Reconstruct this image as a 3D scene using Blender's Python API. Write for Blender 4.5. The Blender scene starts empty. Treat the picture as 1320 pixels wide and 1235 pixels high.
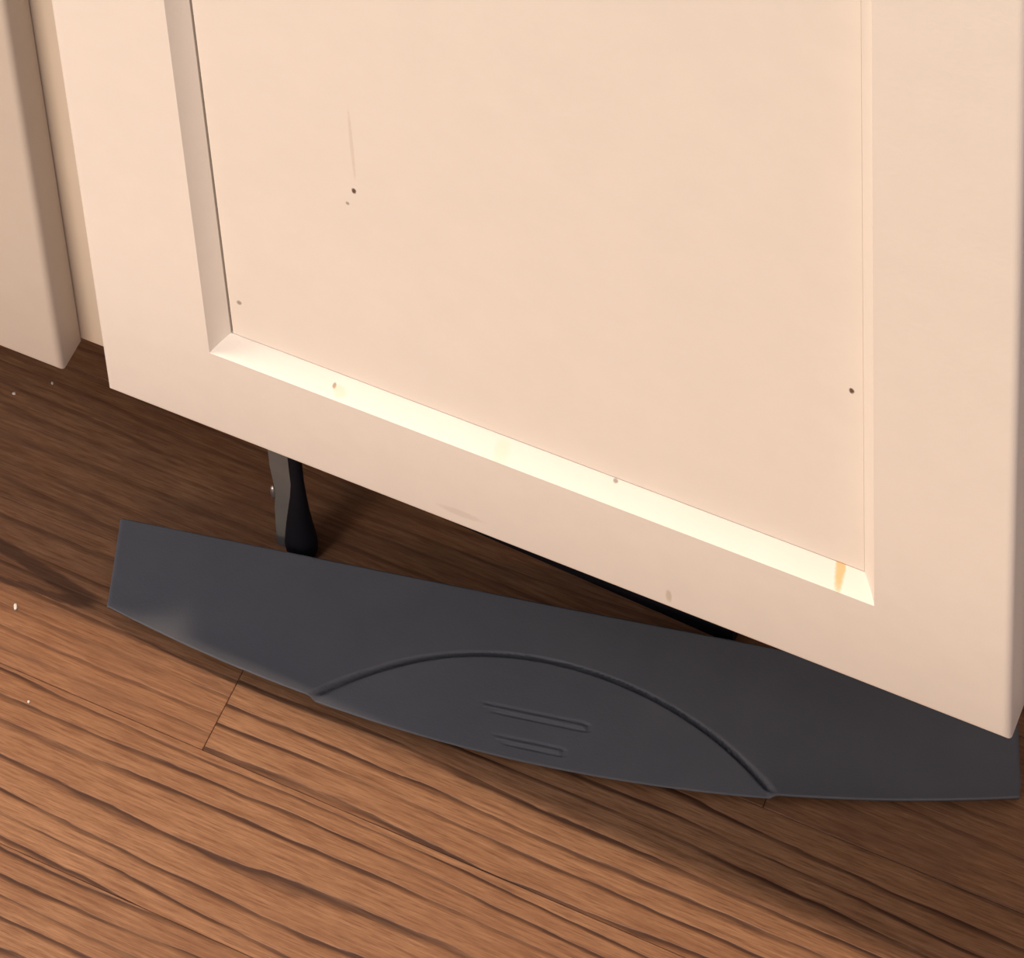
import bpy, bmesh, math, random
from mathutils import Vector, Matrix
random.seed(7)
MM = 0.001
H = 200.0            # door bottom above the floor, mm
W = 416.0            # door width
DH = 600.0           # door height
sc = bpy.context.scene
COL = sc.collection

# ---------------------------------------------------------------- camera
Mr = [(0.85344803, 0.50180012, -0.14079452),
      (-0.17303413, 0.52763784, 0.83165949),
      (0.49161535, -0.6854159, 0.53714002)]
cd = bpy.data.cameras.new('camera'); cam = bpy.data.objects.new('camera', cd); COL.objects.link(cam)
R3 = Matrix(Mr).transposed()
cam.matrix_world = Matrix.Translation(Vector((724.35, -1086.563, 1710.66 + H)) * MM) @ R3.to_4x4()
cd.sensor_width = 36.0
cd.lens = 5677.74 / 1320 * 36
cd.shift_x = (660 + 333.576) / 1320
cd.shift_y = -(617.5 + 1532.717) / 1320
cd.clip_start = 0.05
sc.camera = cam

# ---------------------------------------------------------------- world, lights, exposure
sc.view_settings.view_transform = 'Standard'
sc.view_settings.look = 'None'
sc.view_settings.gamma = 1
sc.view_settings.use_curve_mapping = False
sc.view_settings.exposure = 0.0
w = bpy.data.worlds.new('room_light'); sc.world = w; w.use_nodes = True
w.node_tree.nodes['Background'].inputs[0].default_value = (0.90, 0.91, 1.04, 1)
w.node_tree.nodes['Background'].inputs[1].default_value = 0.38

def area(name, loc, target, size, power, col, sy=None, spread=180):
    l = bpy.data.lights.new(name, 'AREA'); l.energy = power; l.color = col
    l.size = size
    if sy: l.shape = 'RECTANGLE'; l.size_y = sy
    l.spread = math.radians(spread)
    o = bpy.data.objects.new(name, l); COL.objects.link(o)
    o.location = loc
    o.rotation_euler = (Vector(target) - Vector(loc)).to_track_quat('-Z', 'Y').to_euler()
    return o
# ceiling downlight almost over the door plane
area('ceiling_downlight', (-0.20, -0.045, 2.35), (0.05, -0.045, 0), 0.14, 39, (1.0, 0.79, 0.61))
area('left_floor_fill', (-0.95, -1.35, 2.4), (-0.75, 0.0, 0), 0.8, 2.6, (0.98, 0.94, 1.0), None, 42)  # added fill lifting the shaded floor, beam kept to the left half
# added warm fill for the door faces, passing over the unseen light blocker
area('front_fill', (-0.6, -3.6, 1.42), (0.2, 0, 0.3), 1.6, 114, (1.0, 0.80, 0.62), 0.28)

# ---------------------------------------------------------------- materials
def mat(name):
    m = bpy.data.materials.new(name); m.use_nodes = True
    nt = m.node_tree; b = nt.nodes['Principled BSDF']
    return m, nt, b
def N(nt, t, **k):
    n = nt.nodes.new(t)
    for a, v in k.items(): setattr(n, a, v)
    return n
def mix(nt, fac, a, b, mode='MIX'):
    n = N(nt, 'ShaderNodeMix', data_type='RGBA', blend_type=mode)
    for sock, v in ((n.inputs[0], fac), (n.inputs[6], a), (n.inputs[7], b)):
        if hasattr(v, 'is_output') or isinstance(v, bpy.types.NodeSocket): nt.links.new(v, sock)
        else: sock.default_value = v
    return n.outputs[2]
def mth(nt, op, a, b=None, c=None, clamp=False):
    n = N(nt, 'ShaderNodeMath', operation=op); n.use_clamp = clamp
    for i, v in enumerate((a, b, c)):
        if v is None: continue
        if isinstance(v, bpy.types.NodeSocket): nt.links.new(v, n.inputs[i])
        else: n.inputs[i].default_value = v
    return n.outputs[0]
def mrange(nt, v, a, b, c=0.0, d=1.0, smooth=False):
    n = N(nt, 'ShaderNodeMapRange')
    if smooth: n.interpolation_type = 'SMOOTHSTEP'
    nt.links.new(v, n.inputs[0])
    for i, x in enumerate((a, b, c, d)): n.inputs[i + 1].default_value = x
    return n.outputs[0]

def paint(name, base, marks=()):
    """satin cabinet paint with roller texture; marks = stains that sit on the paint: (x, z, rx, rz, colour, strength, tilt)"""
    m, nt, b = mat(name)
    tc = N(nt, 'ShaderNodeTexCoord')
    nz = N(nt, 'ShaderNodeTexNoise'); nz.inputs['Scale'].default_value = 420; nz.inputs['Detail'].default_value = 3
    nt.links.new(tc.outputs['Object'], nz.inputs['Vector'])
    n2 = N(nt, 'ShaderNodeTexNoise'); n2.inputs['Scale'].default_value = 60; n2.inputs['Detail'].default_value = 4
    nt.links.new(tc.outputs['Object'], n2.inputs['Vector'])
    dark = tuple(c * 0.98 for c in base[:3]) + (1,)
    col = mix(nt, mrange(nt, n2.outputs[0], .35, .65), base, dark)
    sp = N(nt, 'ShaderNodeSeparateXYZ'); nt.links.new(tc.outputs['Object'], sp.inputs[0])
    n3 = N(nt, 'ShaderNodeTexNoise'); n3.inputs['Scale'].default_value = 600
    nt.links.new(tc.outputs['Object'], n3.inputs['Vector'])
    for (x, z, rx, rz, c, s, tilt) in marks:
        dx = mth(nt, 'SUBTRACT', sp.outputs[0], x * MM); dz = mth(nt, 'SUBTRACT', sp.outputs[2], z * MM)
        dx = mth(nt, 'MULTIPLY_ADD', dz, tilt, dx)
        dx = mth(nt, 'DIVIDE', dx, rx * MM); dz = mth(nt, 'DIVIDE', dz, rz * MM)
        r = mth(nt, 'ADD', mth(nt, 'MULTIPLY', dx, dx), mth(nt, 'MULTIPLY', dz, dz))
        r = mth(nt, 'ADD', r, mth(nt, 'MULTIPLY_ADD', n3.outputs[0], 1.2, -0.6))
        f = mrange(nt, r, 1.5, 0.3, 0.0, s, True)
        col = mix(nt, f, col, c)
    nt.links.new(col, b.inputs['Base Color'])
    b.inputs['Roughness'].default_value = 0.55
    b.inputs['Specular IOR Level'].default_value = 0.35
    bp = N(nt, 'ShaderNodeBump'); bp.inputs['Strength'].default_value = 0.16; bp.inputs['Distance'].default_value = 0.0006
    nt.links.new(nz.outputs[0], bp.inputs['Height']); nt.links.new(bp.outputs[0], b.inputs['Normal'])
    return m
DK = (.10, .05, .03, 1); YL = (.80, .42, .10, 1)
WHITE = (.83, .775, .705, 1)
M_frame = paint('cream_door_paint', WHITE, [
    (115.5, 60.2, .9, .9, (.30, .18, .08, 1), .75, 0), (118.5, 59.3, 3.2, 1.6, (.8, .62, .35, 1), .35, 0),
    (342.3, 62.4, 2.1, 5.5, YL, .75, .18),
    (174, 10.5, 10, 2.2, (.36, .27, .2, 1), .18, 0), (269.3, 9.5, 1.3, 4.2, (.40, .32, .18, 1), .42, 0),
    (244.2, 63.2, 1.1, .8, DK, .6, 0), (194, 59.9, 3.5, 3.4, (.85, .66, .45, 1), .3, 0)])
M_panel = paint('cream_panel_paint', WHITE, [
    (132.5, 193, 1.1, 1.7, DK, .95, 0), (128.9, 183.3, .9, 1.1, DK, .55, 0), (70, 87.8, 1.2, 1.5, DK, .6, 0),
    (347.2, 178.3, 1.1, 1.7, DK, .95, 0), (133.6, 222, .8, 22, (.45, .33, .25, 1), .22, .0),
    (61.5, 72, 2.2, 3, (.45, .33, .22, 1), .3, 0)])
M_left_door = paint('left_door_paint', (.565, .50, .43, 1))  # left door: darker tone than the other door's paint
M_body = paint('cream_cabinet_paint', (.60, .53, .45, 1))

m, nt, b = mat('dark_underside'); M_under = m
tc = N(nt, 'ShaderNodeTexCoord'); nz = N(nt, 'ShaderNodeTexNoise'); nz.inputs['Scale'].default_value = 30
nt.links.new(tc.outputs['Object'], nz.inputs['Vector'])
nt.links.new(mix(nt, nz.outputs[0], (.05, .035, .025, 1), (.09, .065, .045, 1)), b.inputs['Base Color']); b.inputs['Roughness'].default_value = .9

def plastic(name, c1, c2, rough, bump=.3):
    m, nt, b = mat(name)
    tc = N(nt, 'ShaderNodeTexCoord')
    nz = N(nt, 'ShaderNodeTexNoise'); nz.inputs['Scale'].default_value = 900; nz.inputs['Detail'].default_value = 2
    n2 = N(nt, 'ShaderNodeTexNoise'); n2.inputs['Scale'].default_value = 35; n2.inputs['Detail'].default_value = 5
    for n in (nz, n2): nt.links.new(tc.outputs['Object'], n.inputs['Vector'])
    nt.links.new(mix(nt, mrange(nt, n2.outputs[0], .3, .7), c1, c2), b.inputs['Base Color'])
    b.inputs['Roughness'].default_value = rough
    bp = N(nt, 'ShaderNodeBump'); bp.inputs['Strength'].default_value = bump; bp.inputs['Distance'].default_value = 0.0003
    nt.links.new(nz.outputs[0], bp.inputs['Height']); nt.links.new(bp.outputs[0], b.inputs['Normal'])
    b.inputs['Specular IOR Level'].default_value = .25
    return m
M_grey = plastic('charcoal_plastic', (.140, .143, .156, 1), (.156, .157, .167, 1), .8)
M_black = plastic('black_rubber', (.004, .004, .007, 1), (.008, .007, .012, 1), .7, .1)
M_brk = plastic('grey_metal_plate', (.16, .15, .14, 1), (.20, .19, .17, 1), .5, .1)
M_crumb = plastic('pale_crumb', (.9, .82, .7, 1), (.95, .9, .8, 1), .6)
m, nt, b = mat('chrome'); M_chrome = m
b.inputs['Base Color'].default_value = (.9, .88, .85, 1); b.inputs['Metallic'].default_value = 1
nz = N(nt, 'ShaderNodeTexNoise'); nt.links.new(mrange(nt, nz.outputs[0], 0, 1, .3, .4), b.inputs['Roughness'])

# oak boards: grain in world position, shifted per board
m, nt, b = mat('stained_oak'); M_oak = m
geo = N(nt, 'ShaderNodeNewGeometry'); oi = N(nt, 'ShaderNodeObjectInfo')
off = N(nt, 'ShaderNodeCombineXYZ')
nt.links.new(mth(nt, 'MULTIPLY', oi.outputs['Random'], 7.3), off.inputs[0])
nt.links.new(mth(nt, 'MULTIPLY', oi.outputs['Random'], 3.1), off.inputs[1])
add = N(nt, 'ShaderNodeVectorMath', operation='ADD'); nt.links.new(geo.outputs['Position'], add.inputs[0]); nt.links.new(off.outputs[0], add.inputs[1])
def stretch(sx, sy, src=None):
    n = N(nt, 'ShaderNodeMapping'); n.inputs['Scale'].default_value = (sx, sy, 1); nt.links.new(src or add.outputs[0], n.inputs['Vector']); return n.outputs[0]
def noise(v, sc_, det, rough=.55, dist=0):
    n = N(nt, 'ShaderNodeTexNoise'); n.inputs['Scale'].default_value = sc_; n.inputs['Detail'].default_value = det
    n.inputs['Roughness'].default_value = rough; n.inputs['Distortion'].default_value = dist; nt.links.new(v, n.inputs['Vector']); return n.outputs[0]
warp = noise(stretch(1.3, 9), 1, 2)                      # slow wander of the growth rings
warp2 = noise(stretch(9, 60), 1, 3)
sp = N(nt, 'ShaderNodeSeparateXYZ'); nt.links.new(add.outputs[0], sp.inputs[0])
ring = mth(nt, 'MULTIPLY', sp.outputs[1], 80.0)
ring = mth(nt, 'MULTIPLY_ADD', warp, 5.5, ring)
ring = mth(nt, 'MULTIPLY_ADD', warp2, .5, ring)
fr = mth(nt, 'FRACT', ring)
# sharp dark late-wood line with a soft tail on one side
fr = mth(nt, 'MULTIPLY_ADD', mth(nt, 'SUBTRACT', noise(stretch(45, 260), 1, 3), .5), .16, fr)
line = mth(nt, 'MAXIMUM', mrange(nt, fr, .76, .97, 0, 1, True), mrange(nt, fr, .05, .01, 0, 1))
vary = mrange(nt, noise(stretch(9, 90), 1, 3), .36, .54, .38, 1)
line = mth(nt, 'MULTIPLY', line, vary)
ga = N(nt, 'ShaderNodeAttribute', attribute_type='OBJECT', attribute_name='grain')
blurry = mrange(nt, noise(stretch(30, 110), 1, 5, .65), .40, .62, 0, 1)
calm = mth(nt, 'SUBTRACT', 1.0, ga.outputs['Fac'])
line = mth(nt, 'MULTIPLY', line, ga.outputs['Fac'])
fine = noise(stretch(34, 520), 1, 5, .7)
fine2 = mrange(nt, noise(stretch(70, 1300), 1, 3, .6), .50, .66, 0, 1)
blot = noise(stretch(4, 14), 1, 4)
base = mix(nt, mrange(nt, blot, .35, .65), (.40, .19, .088, 1), (.52, .272, .134, 1))
base = mix(nt, mrange(nt, fine, .34, .66), mix(nt, .75, base, (.20, .075, .030, 1)), base)
base = mix(nt, mth(nt, 'MULTIPLY', fine2, .5), base, (.15, .06, .028, 1))
base = mix(nt, mth(nt, 'MULTIPLY', line, .92), base, (.060, .022, .012, 1))
# dark flame figure in the board left of the plastic panel
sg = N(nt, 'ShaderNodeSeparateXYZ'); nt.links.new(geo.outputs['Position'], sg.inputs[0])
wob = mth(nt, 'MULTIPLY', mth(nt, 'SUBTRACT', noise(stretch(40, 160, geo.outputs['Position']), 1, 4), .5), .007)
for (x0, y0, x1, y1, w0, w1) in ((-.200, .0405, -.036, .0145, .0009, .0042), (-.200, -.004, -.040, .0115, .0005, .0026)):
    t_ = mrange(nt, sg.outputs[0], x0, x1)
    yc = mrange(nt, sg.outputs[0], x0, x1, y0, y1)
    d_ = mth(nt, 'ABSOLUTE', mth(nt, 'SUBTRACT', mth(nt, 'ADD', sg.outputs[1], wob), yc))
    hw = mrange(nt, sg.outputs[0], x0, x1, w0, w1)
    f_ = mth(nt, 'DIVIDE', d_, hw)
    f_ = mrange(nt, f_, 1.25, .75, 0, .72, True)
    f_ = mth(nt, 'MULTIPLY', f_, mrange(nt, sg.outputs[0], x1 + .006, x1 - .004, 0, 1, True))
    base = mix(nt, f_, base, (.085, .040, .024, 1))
base = mix(nt, mth(nt, 'MULTIPLY', mth(nt, 'MULTIPLY', blurry, calm), .75), base, (.20, .095, .055, 1))
tint = mrange(nt, oi.outputs['Random'], 0, 1, .86, 1.08)
hv = N(nt, 'ShaderNodeHueSaturation'); nt.links.new(tint, hv.inputs['Value']); nt.links.new(base, hv.inputs['Color'])
nt.links.new(hv.outputs[0], b.inputs['Base Color'])
b.inputs['Roughness'].default_value = .48; b.inputs['Specular IOR Level'].default_value = .3
bp = N(nt, 'ShaderNodeBump'); bp.inputs['Strength'].default_value = .35; bp.inputs['Distance'].default_value = .0006
nt.links.new(mth(nt, 'SUBTRACT', fine, line), bp.inputs['Height']); nt.links.new(bp.outputs[0], b.inputs['Normal'])

m, nt, b = mat('wall_paint'); M_wall = m
nz = N(nt, 'ShaderNodeTexNoise'); nz.inputs['Scale'].default_value = 90
nt.links.new(mix(nt, nz.outputs[0], (.62, .56, .48, 1), (.565, .50, .43, 1)), b.inputs['Base Color']); b.inputs['Roughness'].default_value = .8

# ---------------------------------------------------------------- helpers
def finish(name, bm, material, parent=None, smooth=False):
    bmesh.ops.recalc_face_normals(bm, faces=bm.faces)
    me = bpy.data.meshes.new(name); bm.to_mesh(me); bm.free()
    me.materials.append(material)
    if smooth:
        for p in me.polygons: p.use_smooth = True
    o = bpy.data.objects.new(name, me); COL.objects.link(o)
    if parent: o.parent = parent
    return o
def add_box(bm, x0, y0, z0, x1, y1, z1, bev=0, seg=2):
    r = bmesh.ops.create_cube(bm, size=1)
    for v in r['verts']:
        v.co = Vector(((x0 + x1) / 2 + v.co.x * (x1 - x0), (y0 + y1) / 2 + v.co.y * (y1 - y0), (z0 + z1) / 2 + v.co.z * (z1 - z0))) * MM
    if bev:
        ed = list({e for v in r['verts'] for e in v.link_edges})
        bmesh.ops.bevel(bm, geom=ed, offset=bev * MM, segments=seg, affect='EDGES', profile=.5)
def box(name, x0, y0, z0, x1, y1, z1, m, parent=None, bev=0, seg=2):
    bm = bmesh.new(); add_box(bm, x0, y0, z0, x1, y1, z1, bev, seg); return finish(name, bm, m, parent)
def lathe(name, prof, cx, cy, m, parent, seg=28):
    bm = bmesh.new(); rings = []
    for (r, z, dx, dy) in prof:
        rings.append([bm.verts.new(Vector((cx + dx + r * math.cos(2 * math.pi * k / seg), cy + dy + r * math.sin(2 * math.pi * k / seg), z)) * MM) for k in range(seg)])
    for a, c in zip(rings, rings[1:]):
        for k in range(seg): bm.faces.new((a[k], a[(k + 1) % seg], c[(k + 1) % seg], c[k]))
    bm.faces.new(rings[0]); bm.faces.new(rings[-1])
    return finish(name, bm, m, parent, True)
def empty(name, loc, label, cat, group=None):
    o = bpy.data.objects.new(name, None); COL.objects.link(o); o.location = Vector(loc) * MM
    o.empty_display_size = .05; o['label'] = label; o['category'] = cat
    if group: o['group'] = group
    return o
def tag(o, label, cat, group=None):
    o['label'] = label; o['category'] = cat
    if group: o['group'] = group
    return o

# ---------------------------------------------------------------- floor: real boards
floor = bpy.data.objects.new('floor', None); COL.objects.link(floor); floor['kind'] = 'structure'
box_under = box('subfloor', -1500, -1900, -40, 1900, 700, -19.2, M_under, floor)
PW = 83.0; Y0 = 49.0
def plank(x0, x1, y0, y1, grain=1.0):
    g = .12
    dz = random.uniform(-.12, .0)
    bm = bmesh.new(); add_box(bm, x0 + g, y0 + g, -19, x1 - g, y1 - g, dz, .25, 1)
    finish('plank', bm, M_oak, floor)['grain'] = grain
for r in range(-20, 8):
    y0 = Y0 + r * PW; y1 = y0 + PW
    xs = [-1500]
    x = -1500 + random.uniform(300, 1100)
    if r == -1: x = 45.6 - 900
    if r in (-2, -3, 0): x = -1500 + {-2: 640, -3: 820, 0: 540}[r]
    while x < 1900:
        xs.append(x); x += 900 if r == -1 else 1250 if r in (-2, -3, 0) else random.uniform(650, 1250)
    xs.append(1900)
    for a, c in zip(xs, xs[1:]):
        if c - a > 5: plank(a, c, y0, y1, .62 if (r == -1 and c < 60) else .45 if r in (0, 1) else 1.0)

wall = box('wall_back', -1500, 620, 0, 1900, 700, 2500, M_wall); wall['kind'] = 'structure'
blocker = box('light_blocker', -1500, -2000, 0, 1900, -1900, 780, M_wall); blocker['kind'] = 'structure'  # unseen low wall added to keep the front fill off the floor
bcap = box('blocker_cap_1', -1500, -2020, 780, 1900, -1880, 805, M_body, None, 3); bcap['kind'] = 'structure'  # cap on the added light blocker
bb = box('baseboard_back', -1500, 606, 0, 1900, 620, 90, M_body, None, 2); bb['kind'] = 'structure'

# ---------------------------------------------------------------- cabinet
cab = empty('base_cabinet', (0, 0, 0), 'cream painted base cabinet with recessed-panel doors, raised off the oak floor on black feet', 'cabinet')
XL = -23 - W - 23; XR = W + 23
bm = bmesh.new()
add_box(bm, XL, 40, H + 4, XL + 16, 600, H + 660)
add_box(bm, XR - 16, 40, H + 4, XR, 600, H + 660)
add_box(bm, XL, 40, H + 644, XR, 600, H + 660)
add_box(bm, XL, 590, H + 4, XR, 600, H + 660)
finish('carcass', bm, M_body, cab)
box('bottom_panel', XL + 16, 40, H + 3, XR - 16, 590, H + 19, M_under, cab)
# face frame
for (a, c) in ((XL, XL + 23 + 12), (-35, 12), (XR - 35, XR)):
    box('face_frame_stile', a, 19.8, H + .5, c, 40, H + 660, M_body, cab, .8)
for (a, c) in ((.5, 30), (600, 660)):
    for (x0, x1) in ((XL + 35, -35), (12, XR - 35)):
        box('face_frame_rail', x0, 20.0, H + a, x1, 40, H + c, M_body, cab)

def ring_loft(bm, prof, w_, h_):
    rings = []
    for (i, y) in prof:
        rings.append([bm.verts.new(Vector(p) * MM) for p in ((i, y, i), (w_ - i, y, i), (w_ - i, y, h_ - i), (i, y, h_ - i))])
    n = len(rings)
    for k in range(n):
        a, c = rings[k], rings[(k + 1) % n]
        for j in range(4): bm.faces.new((a[j], a[(j + 1) % 4], c[(j + 1) % 4], c[j]))
S = 57.0; B = 6.95; D = 8.9; TH = 19.0
def arc(cx, cy, r, a0, a1, n):
    return [(cx + r * math.cos(math.radians(a0 + (a1 - a0) * k / n)), cy + r * math.sin(math.radians(a0 + (a1 - a0) * k / n))) for k in range(n + 1)]
def make_door(x, m_frame, m_panel, dy=0):
    d = bpy.data.objects.new('door', None); COL.objects.link(d); d.parent = cab
    d.location = Vector((x, dy, H)) * MM; d.empty_display_size = .03
    bm = bmesh.new()
    prof = [(0, TH)] + arc(3.2, 3.2, 3.2, 180, 270, 7)
    prof += [(S, 0)] + [(S + 2 * (1 - t) * t * 2.9 + t * t * B, 2 * (1 - t) * t * 5.1 + t * t * D) for t in [k / 12 for k in range(1, 12)]] + [(S + B, D), (S + B, D + 3.5), (S + B, TH - 2), (S + B, TH)]
    ring_loft(bm, prof, W, DH)
    f = finish('door_frame', bm, m_frame, d)
    bm = bmesh.new()
    add_box(bm, S + B + 1.1, D, S + B + .3, W - S - B - .06, TH - 3, DH - S - B - .3, .25, 2)
    p = finish('center_panel', bm, m_panel, d)
    return d
make_door(0, M_frame, M_panel)
left = make_door(-23.2 - W, M_left_door, M_left_door)
left['label'] = 'darker cream door cut off by the left edge of the photo'

# visible levelling foot, its plate and screw; hidden ones at the corners keep the cabinet standing
def level_foot(x, y, full):
    f = lathe('levelling_foot', [(6.4, 0, 0, 0), (7.8, 2.5, 0, 0), (8.1, 7, 0, 0), (7.4, 14, .1, 0), (6.4, 22, .2, 0), (5.2, 32, .6, 0),
        (4.1, 43, 1.2, 0), (3.3, 54, 1.6, 0), (3.1, 66, 1.8, 0), (3.1, H + 5, 1.8, 0)], x, y, M_black, cab)
    if full:
        bm = bmesh.new()
        pts = [(-12.6, 0), (-1, 0), (-1, H + 4), (-12, H + 4), (-11.4, 62), (-10.2, 46), (-10.2, 40), (-11.4, 30)]
        a = [bm.verts.new(Vector((x + px, y - 2.2, pz)) * MM) for px, pz in pts]
        c = [bm.verts.new(Vector((x + px, y - .8, pz)) * MM) for px, pz in pts]
        bm.faces.new(a); bm.faces.new(c[::-1])
        for k in range(len(pts)): bm.faces.new((a[k], a[(k + 1) % len(pts)], c[(k + 1) % len(pts)], c[k]))
        br = finish('bracket', bm, M_brk, f); br['label'] = 'thin grey plate behind the black foot'
        s = lathe('screw', [(.4, 33, 0, 0), (1.3, 34, 0, 0), (1.5, 37, 0, 0), (1.3, 41, 0, 0), (.4, 42, 0, 0)], x - 12.6, y + .6, M_chrome, f, 14)
        s['label'] = 'small shiny screw'
sboard = box('shade_board', -92, -6, 0, 92, 6, H + 3, M_black, cab, .8)  # black board standing in for the deep shade under the door
sboard.location = Vector((158, 131.5, 0)) * MM; sboard.rotation_euler.z = math.radians(-2.6)
level_foot(44.0, 83.5, True)
for (x, y) in ((XR - 70, 300), (XR - 70, 540), (XL + 60, 300), (XL + 60, 540)): level_foot(x, y, False)

# ---------------------------------------------------------------- grey plastic panel on the floor
P0 = Vector((-23.5, 6.6)); P1 = Vector((394.7, 93.2))
mid = (P0 + P1) / 2; half = (P1 - P0).length / 2; ang = math.atan2(P1.y - P0.y, P1.x - P0.x)
tray = empty('plastic_panel', (mid.x, mid.y, 0.15), 'charcoal plastic panel with bowed front and arch outline, on the floor below the door', 'panel')
tray.rotation_euler.z = ang
BUL = 32.5; BACK = 50.8
def vfront(u): return -BUL * (1 - (u / half) ** 2)
AU = 108.0; AV = 20.5; AVe = vfront(AU)
AS = AV - AVe; AR = (AU * AU + AS * AS) / (2 * AS); ACV = AV - AR
def sstep(x):
    x = max(0.0, min(1.0, x)); return x * x * (3 - 2 * x)
ca, sa = math.cos(-ang), math.sin(-ang)
def loc2(x, y):
    dx, dy = x - mid.x, y - mid.y; return dx * ca - dy * sa, dx * sa + dy * ca
TXT = []
for (a, c, wd) in (((156.5, 34.5), (207, 45.0), 3.6), ((167.5, 21.8), (201.5, 28.8), 3.4)):
    (u0, v0), (u1, v1) = loc2(*a), loc2(*c); TXT.append((u0, u1, (v0 + v1) / 2, wd))
NU, NV = 400, 170
bm = bmesh.new(); grid = []
for i in range(NU + 1):
    u = -half + 2 * half * i / NU
    row = []; vf = vfront(u); edge = half - abs(u); bk = BACK + 2.0 * max(0, u / half)
    for j in range(NV + 1):
        t = (j / NV) ** 1.15
        v = vf + (bk - vf) * t
        dist = v - vf
        # outside the arch: softly rounded nose
        z_out = 12.8 + 2.6 * math.exp(-dist / 13.0) - .5 * (1 - min(dist / .8, 1)) ** 2
        z_in = 12.0 + 1.4 * min(1, dist / 42.0) - (.5 * (1 - min(dist / .8, 1)) ** 2)
        a = AR - math.hypot(u, v - ACV)           # >0 inside the arch
        k = sstep((a + .2) / 2.2)
        groove = -(5.0 * sstep((1.6 - abs(a + .1)) / 1.3)) * sstep((dist + 1) / 8)
        for (u0, u1, vm, wd) in TXT:
            for (a0, vv) in ((u0, vm + wd / 2), (u0 + 5, vm - wd / 2)):
                if a0 < u < u1: groove -= 1.3 * math.exp(-((v - vv) / .5) ** 2) * sstep((u - a0) / 9) * .9
            if abs(v - vm) < wd / 2: groove -= 1.1 * math.exp(-((u - u1) / .8) ** 2)
        z = z_out * (1 - k) + z_in * k + groove
        z -= .6 * (1 - min(edge / 1.2, 1)) ** 2
        z -= .8 * (1 - min((bk - v) / 1.0, 1)) ** 2
        row.append(bm.verts.new(Vector((u - .13 * max(v, 0), v, max(z, .6))) * MM))
    grid.append(row)
for i in range(NU):
    for j in range(NV):
        bm.faces.new((grid[i][j], grid[i + 1][j], grid[i + 1][j + 1], grid[i][j + 1]))
# skirt down to the floor and a closed underside
rim = [grid[i][0] for i in range(NU + 1)] + [grid[NU][j] for j in range(1, NV + 1)] + [grid[i][NV] for i in range(NU - 1, -1, -1)] + [grid[0][j] for j in range(NV - 1, 0, -1)]
def under(v):
    # the moulding overhangs: its foot stands 9 mm inside the rim
    u, vv = v.co.x / MM, v.co.y / MM
    u2 = max(-half + 1, min(half - 1, u))
    if vv < BACK - 1: vv = min(max(vv + 9, vfront(u2) + 9), BACK)
    return (u2 * MM, vv * MM, 0)
low = [bm.verts.new(under(v)) for v in rim]
for k in range(len(rim)):
    q = (k + 1) % len(rim)
    bm.faces.new((rim[k], low[k], low[q], rim[q]))
bm.faces.new(low)
body = finish('molded_body', bm, M_grey, tray)
for p in body.data.polygons: p.use_smooth = abs(p.normal.z) > .25 and len(p.vertices) == 4
# two faint moulded strips of illegible lettering between the grooves
for (u0, u1, vm, wd) in TXT:
    z = 12.0 + 1.4 * min(1, (vm - vfront((u0 + u1) / 2)) / 42.0)
    bm = bmesh.new(); add_box(bm, u0 + 3, vm - .55, z - .4, u1 - 1.6, vm + .55, z + .3, .2, 1)
    finish('embossed_line', bm, M_grey, tray)

# ---------------------------------------------------------------- crumbs on the floor
def crumb(x, y, sx, sy, sz, label, seed):
    rnd = random.Random(seed); bm = bmesh.new()
    bmesh.ops.create_icosphere(bm, subdivisions=2, radius=1)
    for v in bm.verts:
        k = 1 + rnd.uniform(-.22, .22)
        v.co = Vector((v.co.x * sx * k, v.co.y * sy * k, v.co.z * sz * k)) * MM
    o = finish('crumb', bm, M_crumb, None, True); o.location = Vector((x, y, sz * .75)) * MM
    o.rotation_euler.z = .5
    return tag(o, label, 'crumb')
crumb(-69.8, -4.1, .9, 2.1, .9, 'white crumb on the lit oak boards left of the plastic panel', 1)
crumb(-127.4, 105.0, .9, .8, .6, 'tiny pale crumb on the floor under the left cabinet door', 2)
crumb(-112.2, 118.8, .6, .9, .5, 'tiny pale speck on the floor near the corner of the left door', 3)
crumb(-40.5, -46.8, .6, .8, .4, 'tiny pale speck on the bright boards near the lower left corner', 4)
